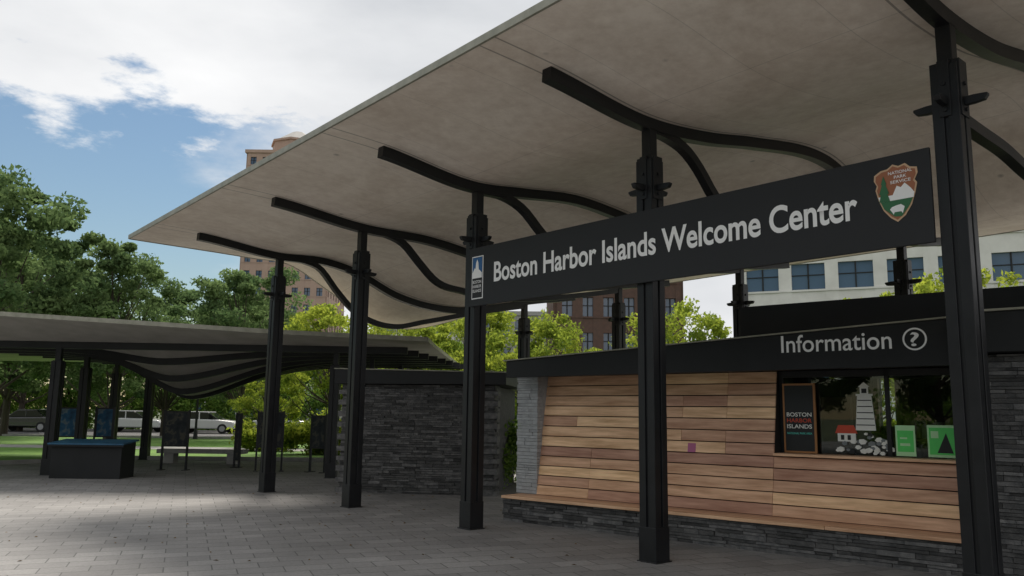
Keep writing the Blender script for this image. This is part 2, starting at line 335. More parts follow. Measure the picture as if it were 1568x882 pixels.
def plate(mb,o,ex,ez,pts,d0,d1,mi=0):
    ex=Vector(ex);ez=Vector(ez);nn=ex.cross(ez);o=Vector(o);n=len(pts)
    vs=[o+ex*a+ez*c+nn*d0 for a,c in pts]+[o+ex*a+ez*c+nn*d1 for a,c in pts]
    mb.poly(vs,[tuple(range(n)),tuple(range(n,2*n))]+[(i,(i+1)%n,n+(i+1)%n,n+i) for i in range(n)],mi)
# ------------------------------------------------------------------ welcome sign
sign=empty('welcome_center_sign'); SX=-.17
b=MB(); b.box(SX,SX+.035,-3.24,3.2,3.12,3.97); b.box(SX+.035,SX+.06,-3.1,3.1,3.2,3.26); b.box(SX+.035,SX+.06,-3.1,3.1,3.8,3.86)
b.obj('sign_board',[steel2],sign,bevel=.004)
ex=(0,-1,0);ez=(0,0,1)
text_obj('sign_lettering','Boston Harbor Islands Welcome Center',white,sign,(SX,2.64,3.437),ex,ez,5.22,.27,bold=.022,depth=.006,space=1.0)
blue=flat('logo_blue',(.02,.12,.32)); brown=flat('arrowhead_brown',(.36,.13,.06)); green=flat('badge_green',(.03,.15,.06)); tan=flat('arrowhead_tan',(.62,.42,.26))
b=MB(); o=(SX,3.13,3.22)
R_=lambda a,c,d,e:[(a,d),(c,d),(c,e),(a,e)]
plate(b,o,ex,ez,R_(0,.25,0,.62),.002,.006,0); plate(b,o,ex,ez,R_(.015,.235,.015,.605),.006,.009,1)
plate(b,o,ex,ez,R_(.02,.23,.3,.6),.009,.011,2)
plate(b,o,ex,ez,[(.02,.3),(.23,.3),(.23,.37),(.17,.42),(.13,.40),(.07,.45),(.02,.38)],.011,.013,0)
plate(b,o,ex,ez,[(.085,.40),(.165,.40),(.15,.52),(.10,.52)],.013,.015,0); plate(b,o,ex,ez,[(.10,.52),(.15,.52),(.125,.57)],.013,.015,0)
b.obj('islands_logo',[white,steel2,blue],sign)
for i,w in enumerate(('BOSTON','HARBOR','ISLANDS')): text_obj('logo_text',w,white,sign,(SX,3.10,3.22+.225-i*.065),ex,ez,.19,.042,bold=.01,depth=.012)
b=MB(); o=(SX,-2.94,3.345)
arrow=[(0,0),(.07,.05),(.13,.14),(.165,.24),(.185,.33),(.165,.36),(.195,.42),(.19,.47),(.13,.485),(.09,.525),(.03,.51),(-.02,.535),(-.07,.50),(-.13,.495),(-.19,.46),(-.195,.41),(-.17,.36),(-.185,.32),(-.16,.22),(-.12,.12),(-.06,.045)]
plate(b,o,ex,ez,arrow,.002,.006,1); plate(b,o,ex,ez,[(x*.92,.27+(z-.27)*.93) for x,z in arrow],.006,.009,0)
plate(b,o,ex,ez,[(-.02,.05),(.04,.045),(.11,.13),(.145,.2),(-.14,.2),(-.11,.13)],.009,.012,2)
plate(b,o,ex,ez,[(-.145,.2),(.15,.2),(.16,.25),(-.16,.25)],.009,.012,3)
plate(b,o,ex,ez,[(-.03,.25),(.155,.25),(.13,.29),(.08,.345),(.045,.31),(.01,.33)],.009,.012,3)
plate(b,o,ex,ez,[(-.15,.2),(-.055,.2),(-.075,.27),(-.06,.27),(-.09,.36),(-.08,.36),(-.105,.44),(-.13,.36),(-.12,.36),(-.15,.27),(-.135,.27)],.013,.016,2)
plate(b,o,ex,ez,[(-.04,.09),(-.03,.07),(-.02,.09),(.04,.09),(.05,.07),(.06,.1),(.07,.13),(.04,.155),(0,.15),(-.04,.14),(-.06,.12)],.013,.016,3)
b.obj('arrowhead_emblem',[brown,tan,green,white],sign)
for i,(w,ww) in enumerate((('NATIONAL',.21),('PARK',.11),('SERVICE',.18))): text_obj('emblem_text',w,white,sign,(SX,-2.955+ww/2-.03+.0,3.345+.44-i*.043),ex,ez,ww,.028,bold=.01,depth=.013)
# ------------------------------------------------------------------ stone wall builder
def ledge(mb,x0,x1,yf,z0,z1,mat=0,face=-1,rowh=(.03,.065),lens=(.10,.5),dep=.12,axis='x',jit=.034):
    z=z0
    while z<z1-.01:
        h=random.uniform(*rowh); h=min(h,z1-z)
        x=x0-random.uniform(0,.02)
        while x<x1-.01:
            l=min(random.uniform(*lens),x1-x); 
            if x1-(x+l)<.08: l=x1-x
            j=random.uniform(0,jit)
            if axis=='x':
                ya,yb=sorted((yf+face*j,yf-face*dep)); mb.box(x+.002,x+l-.002,ya,yb,z+.002,z+h-.003,mat)
            else:
                ya,yb=sorted((yf+face*j,yf-face*dep)); mb.box(ya,yb,x+.002,x+l-.002,z+.002,z+h-.003,mat)
            x+=l
        z+=h
# ------------------------------------------------------------------ information kiosk
kio=empty('information_kiosk',(.95,3.66,0),math.radians(-81.5))
b=MB(); ledge(b,0,6.45,0.03,0,.335); ledge(b,0.03,1.0,0.0,0,.335,face=-1,axis='y'); b.box(.05,6.45,.1,.9,0,.33,0,.3); b.obj('bench_plinth',[stone],kio)
b=MB()
for j in range(3):
    x=-.02
    while x<6.4:
        l=min(random.uniform(1.8,2.6),6.45-x); b.box(x+.002,x+l-.003,-.03+j*.165,-.03+j*.165+.158,.338,.378,0,random.uniform(.3,.8)); x+=l
b.obj('bench_seat',[wood],kio,bevel=.004)
b=MB(); z0,z1=.385,2.21; q0,q1=.44,.74
sl=(q1-q0)/(z1-z0)
rows=[(z0+i*.1472,z0+(i+1)*.1472) for i in range(5)]+[(1.121+i*.1556,1.121+(i+1)*.1556) for i in range(7)]
for r,(za,zb) in enumerate(rows):
    zb-=.013
    low=r<5
    if low: cuts=[.28,1.25,4.05,6.3] if r%2 else [.28,1.25,2.35,4.05,6.3]
    else: cuts=[.28,2.35,2.72,3.38,4.05] if r in(6,8,9) else ([.28,.93,2.35,4.05] if r==7 else [.28,2.35,3.38,4.05])
    base=random.uniform(.4,.8) - (.3 if r in(3,4) else 0)
    for a,c in zip(cuts[:-1],cuts[1:]):
        j=random.uniform(0,.007); qa=q0+sl*(za-z0)-j; qb=q0+sl*(zb-z0)-j
        vs=[(a+.0015,qa,za),(c-.003,qa,za),(c-.003,qb,zb),(a+.0015,qb,zb)]; vs+=[(v[0],v[1]+.03,v[2]) for v in vs]
        b.poly(vs,[(0,1,2,3),(4,5,6,7),(0,1,5,4),(1,2,6,5),(2,3,7,6),(3,0,4,7)],0,min(1,max(0,base+random.uniform(-.4,.35))))
b.box(4.06,6.32,.50,.86,1.122,1.155,0,.6)
b.obj('board_cladding',[wood],kio,bevel=.003)
b=MB(); b.prism([(q0+.035,.385),(q0+.035+sl*.72,1.115),(1.0,1.115),(1.0,.385)],'x',.3,6.3)
b.prism([(q0+.035+sl*.74,1.12),(q1+.035,2.21),(1.0,2.21),(1.0,1.12)],'x',.3,4.04); b.box(.3,4.04,1.0,4.0,.0,2.2); b.box(4.04,6.4,1.0,1.1,.0,1.11); b.obj('kiosk_core',[darkin],kio)
b=MB(); b.box(4.04,6.45,1.1,3.2,0,.05); b.box(4.04,6.45,1.1,3.3,2.205,2.25,0)
b.box(4.04,4.62,3.2,3.3,0,2.2,0); b.box(4.86,6.45,3.2,3.3,0,2.2,0); b.box(4.62,4.86,3.2,3.3,0,1.5,0)
b.box(4.56,4.62,3.1,3.19,1.4,2.2,1); b.box(4.86,4.92,3.1,3.19,1.4,2.2,1)
b.box(5.1,6.1,2.9,3.18,.9,.95,1); b.box(5.1,6.1,2.9,3.18,1.3,1.34,1); b.box(5.0,5.1,2.9,3.18,0,2.1,1); b.box(4.1,4.5,2.2,2.3,.9,1.9,1)
for i in range(9): b.box(5.13+i*.1,5.13+i*.1+.07,2.95,3.1,.95,.95+random.uniform(.15,.3),2+i%2); b.box(5.13+i*.1,5.13+i*.1+.07,2.95,3.1,1.34,1.34+random.uniform(.15,.3),3-i%2)
b.obj('service_room',[darkin,warmin,pale,brickp],kio)
b=MB(); b.box(4.06,6.4,.84,.846,1.158,2.2); b.obj('window_pane',[cglass],kio)
b=MB()
for k in(4.05,5.36,6.28): b.box(k,k+.05,.80,.838,1.157,2.2)
b.box(4.1,6.28,.80,.838,2.12,2.2); b.obj('window_frame',[steel],kio)
b=MB(); ledge(b,-.1,.3,.45,.385,2.2,jit=.012,lens=(.15,.4)); ledge(b,.57,.9,-.1,.385,2.2,axis='y',jit=.01); b.box(-.08,.28,.57,.95,.385,2.2,0,.5); b.obj('end_pier',[stoneL],kio)
b=MB(); ledge(b,6.47,10.5,-.02,0,2.28); ledge(b,.1,.9,6.47,0,2.28,face=-1,axis='y'); b.box(6.55,10.5,.1,3.8,0,2.28,0,.3); b.obj('stone_block',[stone],kio)
b=MB(); 
b.prism([(0.02,2.16),(6.4,2.18),(6.4,2.69),(0.02,2.41)],'y',0,.12)
b.prism([(0.02,2.26),(6.4,2.26),(6.4,2.69),(0.02,2.41)],'y',.12,3.6)
b.box(6.42,11,-.28,4.2,2.29,2.70)
b.box(3.2,11,1.55,1.65,2.75,3.2); b.box(3.2,3.3,1.65,3.8,2.75,3.2); b.box(3.2,11,3.7,3.8,2.75,3.2)
b.box(3.25,3.33,1.6,1.7,2.5,2.76)
for k in(5.2,7.5,9.5): b.box(k,k+.08,1.57,1.63,2.5,2.76)
b.obj('roof_fascia',[fasciaM],kio,bevel=.005)
b=MB(); 
b.prism([(-.02,2.413),(6.4,2.694),(6.4,2.712),(-.02,2.431)],'y',-.03,3.62); b.box(6.40,11.02,-.32,4.22,2.703,2.725); b.obj('roof_flashing',[flash],kio)
text_obj('information_lettering','Information',white,kio,(4.42,0,2.385),(1,0,0),(0,0,1),1.27,.205,bold=.008,depth=.004)
b=MB(); cc=(5.93,2.48)
def ring(mb,cx,cz,ro,ri,y0,y1,n=40):
    vs=[]
    for i in range(n):
        t=2*math.pi*i/n
        for r in(ro,ri):
            for y in(y0,y1): vs.append((cx+r*math.cos(t),y,cz+r*math.sin(t)))
    fs=[]
    for i in range(n):
        a=4*i;c=4*((i+1)%n); fs+=[(a,c,c+2,a+2),(a+1,a+3,c+3,c+1),(a,a+1,c+1,c),(a+2,c+2,c+3,a+3)]
    mb.poly(vs,fs)
ring(b,cc[0],cc[1],.125,.106,-.006,-.001); b.obj('question_ring',[white],kio)
text_obj('question_mark','?',white,kio,(cc[0]-.045,0,cc[1]-.075),(1,0,0),(0,0,1),.09,.15,bold=.01,depth=.004)
orange=flat('oak_frame',(.38,.17,.06)); black=flat('chalk_black',(.01,.012,.014)); red=flat('roof_red',(.6,.07,.03)); teal=flat('poster_teal',(.1,.6,.5)); lime=flat('poster_green',(.12,.75,.16)); cream=flat('cream',(.85,.85,.8)); pink=flat('pink_sticker',(.45,.12,.26)); lemon=flat('pale_green',(.55,.9,.5))
b=MB(); kx=(1,0,0);kz=(0,0,1)
plate(b,(4.11,.79,1.16),kx,kz,R_(0,.42,0,.88),0,.03,0); plate(b,(4.11,.79,1.16),kx,kz,R_(.025,.395,.025,.855),.03,.034,1); b.obj('poster_board',[orange,black],kio)
for i,(w,m_) in enumerate((('BOSTON',cream),('HARBOR',red),('ISLANDS',cream),('NATIONAL PARK AREA',teal))):
    text_obj('poster_text',w,m_,kio,(4.16,.79,1.16+.46-i*.075),kx,kz,.32,.05 if i<3 else .025,bold=.012,depth=.037)
b=MB(); o=(5.11,.838,1.16)
plate(b,o,kx,kz,[(-.12,.30),(.12,.30),(.085,.72),(-.085,.72)],.0,.004,0)
for i in range(5): 
    z=.36+i*.075; plate(b,o,kx,kz,R_(-.11+i*.007,.11-i*.007,z,z+.012),.004,.006,2)
plate(b,o,kx,kz,R_(-.10,.10,.72,.745),.0,.004,0); plate(b,o,kx,kz,R_(-.05,.05,.745,.83),.0,.004,0); plate(b,o,kx,kz,R_(-.03,.03,.755,.81),.004,.006,2); plate(b,o,kx,kz,[(-.07,.83),(.07,.83),(0,.89)],.0,.004,0)
plate(b,o,kx,kz,[(-.34,.16),(-.12,.16),(-.12,.26),(-.34,.26)],.006,.01,0); plate(b,o,kx,kz,[(-.37,.26),(-.10,.26),(-.14,.36),(-.33,.36)],.006,.01,1)
for a in(-.3,-.22): plate(b,o,kx,kz,R_(a,a+.04,.18,.24),.01,.012,2)
for i in range(38):
    cx=random.uniform(-.36,.3); cz=random.uniform(.02,.28*(1-abs(cx)*1.2)); r=random.uniform(.02,.045); n=6; a0=random.random()
    plate(b,o,kx,kz,[(cx+r*math.cos(a0+j*2*math.pi/n)*random.uniform(.8,1.3),cz+r*.8*math.sin(a0+j*2*math.pi/n)) for j in range(n)],.0,.012+i*.0005,random.choice((0,0,2,3)))
b.obj('lighthouse_decal',[cream,red,black,flat('rock_grey',(.2,.22,.23))],kio)
b=MB(); plate(b,(5.45,.83,1.17),kx,kz,R_(0,.22,0,.36),0,.006,0); plate(b,(5.45,.83,1.17),kx,kz,R_(.02,.20,.05,.30),.006,.008,1); plate(b,(5.45,.83,1.17),kx,kz,R_(.05,.16,.12,.15),.008,.01,0); plate(b,(5.45,.83,1.17),kx,kz,R_(.05,.13,.20,.22),.008,.01,0)
plate(b,(5.80,.83,1.17),kx,kz,R_(0,.36,0,.37),0,.006,0); plate(b,(5.80,.83,1.17),kx,kz,R_(.02,.34,.03,.34),.006,.008,2); plate(b,(5.80,.83,1.17),kx,kz,[(.1,.05),(.27,.05),(.2,.28)],.008,.01,3); plate(b,(5.80,.83,1.17),kx,kz,R_(.04,.12,.22,.3),.008,.01,0)
b.obj('window_posters',[lemon,lime,lime,black],kio)
b=MB(); z=1.18; q=q0+sl*(z-z0)-.006; plate(b,(2.83,q-.004,z-.06),kx,(0,sl,1),R_(0,.12,0,.12),0,.004); b.obj('pink_notice',[pink],kio)
# ------------------------------------------------------------------ second stone kiosk
ang=math.atan2(6.56-9.0,3.21-1.21)
k2=empty('stone_ticket_kiosk',(1.21,9.0,0),ang)
b=MB(); ledge(b,0,3.15,0,0,2.16,jit=.035)
z=0;i=0
while z<2.1:
    h=min(random.uniform(.09,.13),2.15-z)
    if i%2==0: b.box(-.085,.28,-.05,.25,z+.004,z+h-.006,0,.95); b.box(2.95,3.23,-.05,.25,z+.004,z+h-.006,0,.95)
    z+=h;i+=1
ledge(b,0,1.2,0,0,2.16,axis='y',jit=.03); ledge(b,0,.6,3.15,0,2.16,axis='y',face=1,jit=.03); b.box(.08,3.1,.1,3,0,2.15,0,.3); b.obj('ledgestone_wall',[stone],k2)
b=MB(); b.prism([(-.12,2.17),(3.42,2.17),(3.42,2.40),(-.12,2.46)],'y',-.22,3.2); b.obj('roof_fascia',[fasciaM],k2,bevel=.005)
b=MB(); b.prism([(-.14,2.463),(3.44,2.403),(3.44,2.425),(-.14,2.485)],'y',-.24,3.22); b.obj('roof_flashing',[flash],k2)
# ------------------------------------------------------------------ left pavilion (camera-heading frame)
o0=cam_to_world(0,0)
pav=empty('wave_roof_pavilion',(o0[0],o0[1],0),HEAD)
def edgez(r): return float(np.interp(r,[-20,-11.5,-5.45,-1.9],[3.95,3.70,3.40,3.28]))
def pz(r,d):
    base=np.interp(d,[18.4,20.2,30],[edgez(r)-.07,3.20,3.3])
    dip=np.interp(d,[20.6,22,24.5,27,30.5],[0,.55,1.25,.9,.55])
    c=-9.5-(d-24)*.15; s=1.45 if r<c else 2.3
    return base-dip*math.exp(-(abs(r-c)/s)**1.8)
RS=np.linspace(-20,-1.9,90); DS=np.linspace(18.4,30.5,50)
sk=lambda r,d: d+.03*(r+10)*(30-d)/12
b=MB(); n1,n2=len(RS),len(DS)
for k in(0,1):
    for d in DS:
        for r in RS: b.v.append((r,sk(r,d),pz(r,d)+k*.1))
for j in range(n2-1):
    for i in range(n1-1):
        q=j*n1+i; b.f.append([q,q+n1,q+n1+1,q+1]); b.m.append(0); b.t.append(.5)
        q+=n1*n2; b.f.append([q,q+1,q+n1+1,q+n1]); b.m.append(1); b.t.append(.5)
def quadstrip(idx):
    for a,c in zip(idx[:-1],idx[1:]): b.f.append([a,c,c+n1*n2,a+n1*n2]); b.m.append(1); b.t.append(.5)
quadstrip(list(range(n1))); quadstrip([n1*(n2-1)+i for i in range(n1)]); quadstrip([n1*j for j in range(n2)]); quadstrip([n1*j+n1-1 for j in range(n2)])
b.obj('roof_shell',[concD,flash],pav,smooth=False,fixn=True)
b=MB()
def rib(mb,pts,w,h):
    n=len(pts); vs=[]
    for (x,y,z) in pts:
        for sy in(-1,1):
            for sz in(0,-1): vs.append((x,y+sy*w/2,z+sz*h))
    fs=[]
    for i in range(n-1):
        a=4*i;c=a+4; fs+=[(a,a+1,c+1,c),(a+2,c+2,c+3,a+3),(a,c,c+2,a+2),(a+1,a+3,c+3,c+1)]
    fs+=[(0,2,3,1),(4*n-4,4*n-3,4*n-1,4*n-2)]; mb.poly(vs,fs)
for d in(20.2,21.4,22.6,23.8,25.0,26.2,27.4,28.6):
    rr=np.linspace(-14.2,-2.6+ (d-20)*.12,60); rib(b,[(r,sk(r,d),pz(r,d)+.01) for r in rr],.12,.17)
b.obj('wave_ribs',[steel],pav)
for (r,d) in((-11.1,20.2),(-12.1,23.5),(-12.9,27.0),(-11.7,26.8),(-4.35,20.3),(-4.0,23.6),(-3.6,26.8)):
    post('post',r,sk(r,d),pz(r,d)-.1,pav,zneck=2.75,w=.24,brk=False)
# ------------------------------------------------------------------ exhibits
def info_panel(r,d,w,z0,z1,m2,rz=0):
    e=empty('exhibit_panel',(*cam_to_world(r,d),0),HEAD+rz); b=MB()
    for s in(-1,1): b.box(s*w/2-.025,s*w/2+.025,-.025,.025,0,z1+.03); b.box(s*w/2-.06,s*w/2+.06,-.15,.15,.004,.02)
    b.box(-w/2+.025,w/2-.025,-.02,.02,z0,z1); b.obj('frame',[steel],e)
    b=MB(); b.box(-w/2+.05,w/2-.05,-.026,-.021,z0+.04,z1-.04); b.obj('graphic',[m2],e)
def poster(name,cols,scale=5):
    m,t,p=nt(name); co=N(t,'ShaderNodeTexCoord'); vo=N(t,'ShaderNodeTexNoise'); vo.inputs['Scale'].default_value=scale; vo.inputs['Detail'].default_value=3; t.links.new(co.outputs['Object'],vo.inputs['Vector'])
    r=N(t,'ShaderNodeValToRGB'); e=r.color_ramp.elements
    e[0].color=rgb(cols[0]); e[0].position=.3; e[1].color=rgb(cols[1]); e[1].position=.5
    for i,c in enumerate(cols[2:]): x=e.new(.6+.1*i); x.color=rgb(c)
    t.links.new(vo.outputs['Fac'],r.inputs[0]); t.links.new(r.outputs[0],p.inputs['Base Color']); p.inputs['Roughness'].default_value=.5; p.inputs['Specular IOR Level'].default_value=.25; return m
pA=poster('exhibit_graphic_dark',[(.008,.012,.014),(.02,.026,.03),(.07,.065,.05),(.01,.02,.02)],6); pB=poster('exhibit_graphic_blue',[(.01,.05,.10),(.02,.10,.2),(.15,.2,.22),(.02,.06,.12)],5)
info_panel(-8.95,22.3,.66,.62,1.56,pA); info_panel(-6.45,22.4,.66,.62,1.56,pA,.3); info_panel(-5.1,22.2,.5,.62,1.5,pA,-.5)
info_panel(-13.0,24.5,.8,.75,1.62,pB); info_panel(-12.1,24.8,.5,.75,1.62,pB,.3); info_panel(-7.7,23.6,.14,.2,1.5,pA)
tb=empty('map_table',(*cam_to_world(-9.75,19.6),0),HEAD+.03); b=MB()
b.prism([(-.38,0),(.38,0),(.38,.82),(-.38,.76)],'x',-.80,.80); b.box(-.86,.86,-.45,-.40,.72,.765); b.obj('cabinet',[fasciaM],tb,bevel=.01)
b=MB(); vs=[(-.86,-.46,.77),(.86,-.46,.77),(.86,.40,.84),(-.86,.40,.84)]; vs+=[(v[0],v[1],v[2]+.035) for v in vs]
b.poly(vs,[(0,1,2,3),(4,5,6,7),(0,1,5,4),(1,2,6,5),(2,3,7,6),(3,0,4,7)]); b.obj('map_top',[mat('harbor_map_blue',(.03,.12,.21),(.015,.07,.14),rough=.45,scale=3)],tb)
bn=empty('concrete_bench',(*cam_to_world(-9.3,25.3),0),HEAD); b=MB(); b.box(-1.3,1.3,-.25,.25,.3,.42); b.box(-1.1,-.8,-.2,.2,0,.3); b.box(.8,1.1,-.2,.2,0,.3); b.obj('slab',[conc],bn,bevel=.01)
# ------------------------------------------------------------------ trees
def tree_mesh(name,h,r,trunk_h,nclump,nleaf,ls,leafm,seed,cs=.9,flat_=1.0):
    R=np.random.default_rng(seed); b=MB(); rd=random.Random(seed)
    tr=max(.11,h*.018)
    px=[(0,0,0)]; 
    for i in range(1,6): px.append((R.normal(0,.10)*i*.5,R.normal(0,.10)*i*.5,h*.78*i/5))
    for i in range(5): b.cyl(px[i],px[i+1],tr*(1-.17*i),tr*(1-.17*(i+1)),9,0)
    cz=(h+trunk_h)/2; rz=(h-trunk_h)/2
    cl=[]
    while len(cl)<nclump:
        v=R.uniform(-1,1,3); l=np.linalg.norm(v)
        if l>1 or l<.25: continue
        taper=1-.35*max(0,v[2])
        if R.random()< .25+.75*l: cl.append((v[0]*r*taper,v[1]*r*taper,cz+v[2]*rz))
    for c in cl[::max(1,nclump//30)]:
        k=min(4,max(1,int(5*(c[2]-trunk_h*.4)/h))); s=Vector(px[k]); e=Vector(c); mid=(s+e)/2+Vector((0,0,-.2))
        b.cyl(s,mid,tr*.35,tr*.2,5,0); b.cyl(mid,e,tr*.2,tr*.06,5,0)
    cl=np.array(cl); wts=R.uniform(.25,1.6,len(cl)); wts/=wts.sum()
    idx=R.choice(len(cl),nleaf,p=wts); rad=R.uniform(.5,1.35,len(cl))*cs
    dirs=R.normal(size=(nleaf,3)); dirs/=np.linalg.norm(dirs,axis=1)[:,None]
    P=cl[idx]+dirs*(R.random(nleaf)**.5*rad[idx])[:,None]*np.array([1,1,.6])
    a=R.normal(size=(nleaf,3)); a/=np.linalg.norm(a,axis=1)[:,None]
    c_=np.cross(a,R.normal(size=(nleaf,3))); c_/=np.linalg.norm(c_,axis=1)[:,None]
    s=ls*R.uniform(.6,1.3,nleaf)[:,None]
    V=np.stack([P-a*s,P-c_*s*.5,P+a*s,P+c_*s*.5],1).reshape(-1,3)
    ct=R.random(len(cl)); tint=np.clip(.5*ct[idx]+.5*R.random(nleaf),0,1)
    nb=len(b.v); verts=np.concatenate([np.array(b.v),V]); 
    faces=b.f+(nb+np.arange(nleaf*4).reshape(-1,4)).tolist()
    me=bpy.data.meshes.new(name); me.from_pydata(verts.tolist(),[],faces); me.materials.append(bark); me.materials.append(leafm)
    me.polygons.foreach_set('material_index',[0]*len(b.f)+[1]*nleaf)
    at=me.attributes.new('tint','FLOAT','FACE'); at.data.foreach_set('value',np.concatenate([np.full(len(b.f),.5),tint]))
    return me
oakA=tree_mesh('oak_a',12.4,5.0,2.6,150,34000,.135,leafD,1,cs=.82)
oakB=tree_mesh('oak_b',11.6,4.4,2.4,120,28000,.135,leafD,2,cs=.82)
midC=tree_mesh('maple',9.8,3.3,2.3,85,20000,.12,leafD,3,cs=.72)
locA=tree_mesh('locust_a',5.9,2.7,1.7,70,9500,.085,leafY,4,cs=.5)
locB=tree_mesh('locust_b',6.1,2.9,1.8,70,9500,.085,leafY,5,cs=.5)
grn=tree_mesh('green_tree',7.0,3.0,1.4,60,11000,.13,leafG,6,cs=.75)
def tree(name,me,r,d,s=1,rz=0,z=0,sz=None):
    o=bpy.data.objects.new(name,me); o.location=(*cam_to_world(r,d),z); o.rotation_euler=(0,0,rz); o.scale=(s,s,sz or s); return link(o)
for i,(me,r,d,s) in enumerate([(oakA,-23.4,37,1),(oakB,-18.4,38,.80),(oakB,-29,33,1.0),(oakA,-28,46,1.0),(midC,-19.6,47,.98),(midC,-14.2,43.5,1.03),(midC,-17,52,1.0),(oakB,-33,56,1)]):
    tree('oak_tree' if me!=midC else 'maple_tree',me,r,d,s,i*1.3)
for i,(me,r,d,s) in enumerate([(locA,-7.2,33,1),(locB,-4.4,31,.9),(locA,-1.2,33,1.0),(locB,1.0,30,.88),(locB,5.9,27,.9),(locA,12.4,22.5,1.0),(locB,16.2,25.5,1.0),(locB,-3,38,1.0),(locA,-10.6,36,.7),(locA,8.5,19.5,.75)]):
    tree('locust_tree',me,r,d,s,i*2.1+.5)
for i,(me,r,d,s) in enumerate([(grn,-24,66,1.2),(grn,-14,68,1.2),(grn,-6,70,1.15),(grn,-34,64,1.4),(grn,2,68,1.0),(grn,-19,70,1.3),(grn,-44,66,1.5),(grn,-30,66,1.3),(grn,-10,64,1.1),(grn,-38,62,1.2)]):
    tree('street_tree',me,r,d,s,i*1.7)
# unseen oaks, added so the kiosk glass has foliage to reflect
for i,(r,d) in enumerate([(-19,-2),(-18,-8),(-24,-5),(-22,3),(-13,-12)]): tree('oak_tree',oakB,r,d,.82,i*2)
def shrub(name,r,d,w,h,m,n=3500,seed=1,ls=.05,nc=14,sg=.17,dep=.45):
    R=np.random.default_rng(seed); cl=np.stack([R.uniform(-w/2,w/2,nc),R.uniform(-dep,dep,nc),R.uniform(.2,h-.2,nc)],1)
    idx=R.integers(0,nc,n); P=cl[idx]+R.normal(0,sg,(n,3)); P[:,2]=np.abs(P[:,2])
    a=R.normal(size=(n,3)); a/=np.linalg.norm(a,axis=1)[:,None]; c_=np.cross(a,R.normal(size=(n,3))); c_/=np.linalg.norm(c_,axis=1)[:,None]
    s=ls*R.uniform(.6,1.4,n)[:,None]; V=np.stack([P-a*s,P-c_*s*.45,P+a*s,P+c_*s*.45],1).reshape(-1,3)
    me=bpy.data.meshes.new(name); me.from_pydata(V.tolist(),[],np.arange(n*4).reshape(-1,4).tolist()); me.materials.append(m)
    at=me.attributes.new('tint','FLOAT','FACE'); at.data.foreach_set('value',R.random(n))
    o=bpy.data.objects.new(name,me); o.location=(*cam_to_world(r,d),0); o.rotation_euler=(0,0,HEAD); link(o)
for i,(r,d,w,h) in enumerate([(-.2,18.6,1.2,1.5),(.6,20,1.4,1.8),(-6.8,31,3,1.2),(-9.6,33,2.5,1.1),(-5,30,2,1.4),(-3.2,29.5,2.5,1.6),(-8.2,36,4,1.9)]): shrub('shrub',r,d,w,h,leafG if i<2 else leafY,5000,i+20,.055 if i<2 else .08)
for i,(r,w) in enumerate([(-48,16),(-33,16),(-18,16),(-3,16)]): shrub('hedge',r,63.5,w,3.6,leafG,14000,i+50,.16,nc=90,sg=.42,dep=.9)
shrub('hedge',-21,-15,22,3.0,leafG,9000,60,.16,nc=90,sg=.4,dep=.9)
# ------------------------------------------------------------------ buildings
def facade_building(name,r,d,w,dep,h,wallm,fl,bay,pier=.45,spand=.5,rz=0,glass=bglass,base=0):
    e=empty(name,(*cam_to_world(r,d),0),HEAD+rz)
    b=MB(); b.box(0,w,.3,dep,0,h-.3); b.obj('glazing',[glass],e)
    b=MB(); nb=max(1,round(w/bay)); bw=w/nb; pw=bw*pier; nf=max(1,round(h/fl)); fh=h/nf
    for i in range(nb+1):
        x=i*bw; b.box(max(0,x-pw/2),min(w,x+pw/2),0,.32,0,h-.02)
    for j in range(nf+1):
        z=j*fh; za=max(0,z-fh*spand*.5); zb=min(h-.01,z+fh*spand*.5)
        b.box(.01,w-.01,.04,.33,za,zb)
        if j<nf: b.box(.01,w-.01,-.06,.02,zb-.12,zb+.02)
    nbd=max(1,round(dep/bay)); bd=dep/nbd
    for sgn,x0,x1 in((0,-.3,.05),(1,w-.05,w+.3)):
        for i in range(nbd+1):
            y=i*bd; b.box(x0,x1,max(0.33,y-bd*pier/2),min(dep,y+bd*pier/2),0,h-.02)
        for j in range(nf+1):
            z=j*fh; b.box(x0+.04,x1-.04,.34,dep-.01,max(0,z-fh*spand*.5),min(h-.01,z+fh*spand*.5))
    b.box(-.5,w+.5,-.2,dep+.2,h,h+.6)
    b.obj('walls',[wallm],e)
    b=MB()
    for i in range(nb):
        x=(i+.5)*bw; b.box(x-.05,x+.05,.2,.34,0,h-.4)
        for j in range(nf): zz=(j+.5)*fh; b.box(i*bw+pw/2,(i+1)*bw-pw/2,.24,.32,zz+.1,zz+.17)
    b.obj('mullions',[fasciaM],e)
    return e
t=facade_building('brick_tower',-50.5,150,16,16,50,brickp,3.1,2.2,.5,.5)
b=MB(); b.cyl((7.5,7,50.7),(7.5,7,53.6),5.0,5.0,8); b.cyl((7.5,7,53.8),(7.5,7,56.4),4.9,1.2,8,1); b.cyl((7.5,7,53.5),(7.5,7,53.9),5.3,5.3,8); b.obj('roof_drum',[brickp,conc],t)
facade_building('brown_brick_building',4,72,11,14,19,brickd,3.4,2.0,.5,.45)
facade_building('precast_office_building',17.5,62,36,18,24,pale,3.5,3.2,.28,.42,rz=math.radians(-24))
facade_building('low_white_building',-34,84,30,14,9,pale,3.6,3.2,.3,.4)
facade_building('glass_office_building',-20,120,26,20,16,conc,3.6,3,.2,.35)
